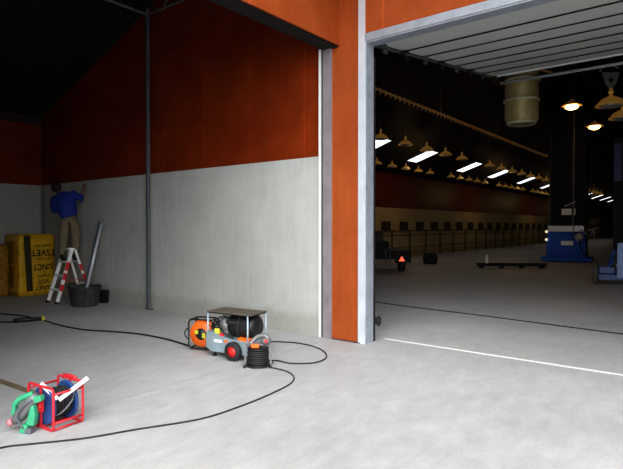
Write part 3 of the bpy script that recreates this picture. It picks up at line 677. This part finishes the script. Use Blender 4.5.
for y in (-.235, .235):
    w = MB().lathe([(.065, -.035), (.105, -.035), (.12, -.02), (.12, .02), (.105, .035), (.065, .035)], (.11, y, .12), (0, 1, 0), 28).build('wheel', 'rubber', t)
    b = MB().lathe([(.001, -.03), (.03, -.04), (.035, -.02), (.068, -.028), (.068, .028), (.001, .028)], (.11, y, .12), (0, 1, 0), 24); b.build('hub', 'redhub', w)
MB().cyl((.11, -.2, .12), (.11, .2, .12), .012).build('axle', 'greyp', t)
for y in (-.12, .12): MB().cyl((-.27, y, .012), (-.27, y, .10), .014).cyl((-.27, y, 0), (-.27, y, .02), .03, .025).build('foot', 'black', t)

# orange cable reel left of it
t = thing('orange_reel', 'orange cable reel in a black tube frame at the left end of the machine trolley', 'cable reel', (-5.62, 4.72, 0), math.radians(22))
for y in (-.10, .10):
    MB().tube([(p[0], p[1], p[2] + .225) for p in rrect(.36, .40, .06, 5, y=y)], .011, closed=True).build('side_frame', 'black', t)
for x, z in ((-.16, .42), (.16, .42), (-.16, .03), (.16, .03)): MB().cyl((x, -.10, z), (x, .10, z), .011).build('cross_tube', 'black', t)
MB().box((0, .02, .225), (.29, .10, .33), bev=.04).build('housing', 'orangep', t)
d_ = MB().lathe([(.001, -.085), (.17, -.085), (.175, -.075), (.17, -.065), (.09, -.06), (.09, .06), (.17, .065), (.175, .075), (.17, .085), (.001, .085)], (0, 0, .225), (0, 1, 0), 32).build('drum', 'orangep', t)
b = MB()
for y in (-.04, -.013, .014, .041): b.lathe([(.10, -.013), (.14, -.013), (.152, 0), (.14, .013), (.10, .013)], (0, y, .225), (0, 1, 0), 28)
b.build('wound_cable', 'rubber', t)
MB().lathe([(.001, -.10), (.075, -.10), (.08, -.085)], (0, 0, .225), (0, 1, 0), 24).build('hub_disc', 'black', t)
MB().box((.05, -.10, .21), (.05, .03, .07), bev=.008).box((-.06, -.1, .25), (.05, .03, .05), bev=.008).build('socket', 'yellowp', t)
MB().tube([(-.18 - .06 * math.sin(a), -.1, .225 + .07 * math.cos(a)) for a in [k * PI / 10 for k in range(11)]], .009).build('carry_handle', 'black', t)

# small black reel in front
t = thing('black_cable_reel', 'small black cable reel on a grey stand in front of the trolley wheel', 'cable reel', (-4.43, 4.56, 0), math.radians(38))
b = MB()
for k in range(7): b.lathe([(.08, -.013), (.115 + .006 * (k % 2), -.012), (.13 + .006 * (k % 2), 0), (.115, .012), (.08, .013)], (0, 0, .045 + k * .024), (0, 0, 1), 28)
b.build('wound_cable', 'rubber', t)
MB().lathe([(.001, .015), (.15, .015), (.155, .022), (.15, .03), (.07, .03), (.07, .21), (.13, .21), (.135, .218), (.13, .226), (.001, .226)], seg=30).build('spool', 'black', t)
for x in (-.155, .155):
    MB().bar((x, 0, 0), (x, 0, .27), .022, .022).cyl((x, -.10, .012), (x, .10, .012), .012).build('stand_post', 'greyp', t)
    MB().ball((x, -.10, .016), .018).ball((x, .10, .016), .018).build('stand_foot', 'black', t)
MB().cyl((-.155, 0, .255), (.155, 0, .255), .010).build('stand_bar', 'greyp', t)
MB().tube(smooth_path([(-.10, .02, .26), (-.02, .05, .34), (.08, .04, .36), (.14, .02, .30)], 6), .028).ball((.09, .02, .30), .06, (1.1, 1, .8)).build('grip', 'greyp', t)
MB().box((-.03, -.05, .255), (.10, .05, .05), bev=.012).build('plug', 'orangep', t)
MB().box((.10, -.04, .31), (.035, .03, .035), bev=.006).build('red_switch', 'redhub', t)

# ------------------------------------------------------------------ blue reel in red frame
t = thing('blue_cable_reel', 'blue cable reel in a red tube frame on the floor, lower left', 'cable reel', (-4.51, 2.15, 0), math.radians(5.6))
w, d, h = .37, .265, .345; r = .011
for y in (-d / 2, d / 2):
    MB().tube([(p[0], p[1], p[2] + h / 2 + .011) for p in rrect(w, h, .035, 5, y=y)], r, closed=True).build('end_frame', 'redframe', t)
    MB().box((0, y, .19), (.075, .018, .10), bev=.006).bar((0, y, .02), (0, y, h), .016, .012).build('axle_bracket', 'redframe', t)
for x, z in ((w / 2, .31), (-w / 2, .31), (w / 2 - .02, .012), (-w / 2 + .02, .012), (w / 2, .07), (.0, .012)): MB().cyl((x, -d / 2, z), (x, d / 2, z), r * .85).build('cross_tube', 'redframe', t)
MB().tube([(-.09, d / 2, h), (-.085, d / 2, h + .03), (.0, d / 2, h + .035), (.08, d / 2, h + .03), (.09, d / 2, h)], .014).build('top_grip', 'redframe', t)
for y in (-.10, .10):
    MB().lathe([(.001, -.008), (.140, -.008), (.155, -.014), (.163, -.006), (.163, .006), (.155, .014), (.14, .008), (.001, .008)], (0, y, .185), (0, 1, 0), 40).build('flange', 'blue', t)
b = MB()
for k in range(7): b.lathe([(.05, -.015), (.105 + .008 * (k % 2), -.014), (.12 + .008 * (k % 2), 0), (.105, .014), (.05, .015)], (0, -.078 + k * .026, .185), (0, 1, 0), 30)
b.build('wound_cable', 'rubber', t)
MB().tube(smooth_path([(.10, -.10, .10), (.16, -.04, .14), (.175, .04, .22), (.13, .09, .29)], 8), .008).build('loose_hose', 'galv_dark', t)
MB().cyl((0, -.165, .19), (0, -.12, .19), .03).box((.0, -.155, .19), (.05, .03, .09), bev=.008).build('crank_hub', 'redhub', t)

# green and grey tool lying against the reel
t = thing('green_power_tool', 'green and grey power tool leaning on the front of the blue cable reel', 'tool', (-4.52, 1.93, 0), math.radians(38.3 - 8))
t.scale = (1.12, 1.12, 1.1)
b = MB(); b.tube([(-.10, -.02, .07), (-.06, -.02, .11), (-.01, -.01, .18), (.04, 0, .24), (.07, 0, .27)], .04, 16, rs=[.03, .045, .048, .042, .03]); b.build('body', 'greyp', t)
MB().tube([(-.135, -.03, .06), (-.11, -.03, .08)], .028, 14).build('tip', 'pink', t)
MB().tube(smooth_path([(-.10, -.01, .20), (-.07, -.01, .235), (-.01, -.01, .265), (.04, -.01, .285)], 5), .022, 12).build('upper_shell', 'green', t)
MB().bar((-.11, -.01, .12), (-.10, -.01, .21), .03, .03).build('rear_grip', 'green', t)
b = MB(); b.prism([(.005, -.05, .06), (.07, -.05, .05), (.085, -.05, .13), (.07, -.05, .21), (.045, -.05, .20)], (0, .05, 0)); b.build('side_shell', 'green', t, bevel=.01)
b = MB(); b.prism([(-.04, -.06, .0), (.02, -.06, .0), (.03, -.06, .055), (-.02, -.06, .07)], (0, .06, 0)); b.build('battery', 'green', t, bevel=.008)
b = MB(); b.prism([(.07, -.04, .22), (.13, -.04, .24), (.12, -.04, .28), (.06, -.04, .27)], (0, .05, 0)); b.build('trigger_block', 'green', t, bevel=.006)
MB().box((.04, -.045, .02), (.05, .05, .04), bev=.006).tube(smooth_path([(.0, -.06, .04), (-.04, -.07, .12), (-.0, -.07, .2), (.06, -.05, .25)], 5), .009).build('cord', 'galv_dark', t)

# white strips in a V on the reel
R_ = Matrix.Rotation(math.radians(5.6), 3, 'Z')
def strip(a, b_, w, label):
    bb = MB(); bb.bar((0, 0, 0), Vector(b_) - Vector(a), w, .012, up=(.3, -1, .2)); o = bb.build('white_strip', 'white', None, a, bevel=.003); return tag(o, label, 'strip')
strip((-4.335, 2.09, .25), (-4.315, 2.335, .385), .038, 'longer white plastic strip of the V, sloping up to the right on the blue reel')
strip((-4.345, 2.085, .262), (-4.50, 2.02, .375), .038, 'shorter white plastic strip of the V, sloping up to the left on the blue reel')

# ------------------------------------------------------------------ cables and floor bits
def cable(pts, r, label, n=8):
    return tag(MB().tube(smooth_path(pts, n, r + .001), r, 8).build('cable', 'rubber'), label, 'cable')
cable([(-11.5, 4.12), (-10.89, 4.15), (-10.39, 4.31), (-9.75, 4.34), (-9.58, 4.35), (-8.89, 4.3), (-8.18, 4.35), (-7.64, 4.57), (-7.13, 4.72), (-6.5, 4.75), (-5.9, 4.68)], .013, 'black cable running along the floor from the left edge to the orange reel')
cable([(-10.5, 3.3), (-9.96, 3.8), (-9.72, 3.98)], .013, 'short black cable end at the left edge, plugged into the black connector')
cable([(-4.4, 1.3), (-4.31, 1.65), (-4.23, 1.78), (-3.99, 2.12), (-3.82, 2.49), (-3.59, 2.97), (-3.55, 3.41), (-3.57, 3.84), (-3.64, 4.24), (-3.78, 4.46), (-4.01, 4.58), (-4.25, 4.58)], .0075, 'long black cable sweeping across the front floor to the small black reel')
cable([(-5.45, 5.30), (-5.2, 5.60), (-4.8, 5.78), (-4.35, 5.69), (-4.02, 5.4), (-3.96, 5.08), (-4.17, 4.87), (-4.40, 4.86), (-4.52, 4.70)], .009, 'black cable loop on the floor right of the machine trolley')
t = thing('cable_connector', 'thick black cable connector with a yellow ring on the floor at the left', 'connector', (0, 0, 0))
a = Vector((-9.74, 3.97, .045)); b_ = Vector((-9.56, 4.34, .045)); q = (b_ - a).normalized()
MB().tube([a - q * .06, a, a + q * .18, a + q * .2, b_ - q * .02], .04, 14, rs=[.022, .038, .04, .032, .036]).build('housing', 'black', t)
MB().cyl(b_ - q * .02, b_ + q * .03, .042).build('ring', 'yellowp', t)
tag(MB().bar((-7.3, 2.28, .012), (-4.85, 2.42, .012), .05, .022).build('wood_lath', 'wood'), 'thin brown wooden lath on the floor leading to the blue reel', 'lath')

# ------------------------------------------------------------------ light
w = bpy.data.worlds.new('overcast'); S.world = w; w.use_nodes = True
bg = w.node_tree.nodes['Background']; bg.inputs['Strength'].default_value = 1.8
nt = w.node_tree; tc = nt.nodes.new('ShaderNodeTexCoord'); sx = nt.nodes.new('ShaderNodeSeparateXYZ'); nt.links.new(tc.outputs['Generated'], sx.inputs[0])
nt.links.new(ramp(nt, sx.outputs['Z'], -.02, .85, (.16, .17, .18, 1), (.95, .98, 1.0, 1)), bg.inputs['Color'])
def area(name, loc, target, size, energy, col=(1, 1, 1), sy=None):
    l = bpy.data.lights.new(name, 'AREA'); l.energy = energy; l.size = size; l.color = col
    if sy: l.shape = 'RECTANGLE'; l.size_y = sy
    o = bpy.data.objects.new(name, l); COL.objects.link(o); o.location = loc
    o.rotation_euler = (Vector(target) - Vector(loc)).to_track_quat('-Z', 'Y').to_euler(); return o
sun = bpy.data.lights.new('hazy_sun', 'SUN'); sun.energy = 3.0; sun.angle = math.radians(75); sun.color = (1, .985, .965)
so = bpy.data.objects.new('hazy_sun', sun); COL.objects.link(so); so.rotation_euler = Vector((-.55, .75, -.50)).to_track_quat('-Z', 'Y').to_euler()
# unseen warm fill lights, added to brighten the hall wall
for y in (24, 36, 50, 70):
    l = bpy.data.lights.new('hall_fill_light', 'POINT'); l.energy = 17; l.color = (1, .66, .28); l.shadow_soft_size = .4
    o = bpy.data.objects.new('hall_fill_light', l); COL.objects.link(o); o.location = (-11.6, y, 3.9)

# ------------------------------------------------------------------ camera
cam = bpy.data.cameras.new('camera'); co = bpy.data.objects.new('camera', cam); COL.objects.link(co)
cam.sensor_width = 36; cam.lens = 522.5 / 623 * 36; cam.clip_end = 400
co.location = (0, 0, 1.7); co.rotation_euler = (math.radians(90 - .93), 0, math.radians(38.32)); S.camera = co
S.view_settings.view_transform = 'Standard'; S.view_settings.look = 'Medium High Contrast'; S.view_settings.exposure = .45; S.view_settings.gamma = 1
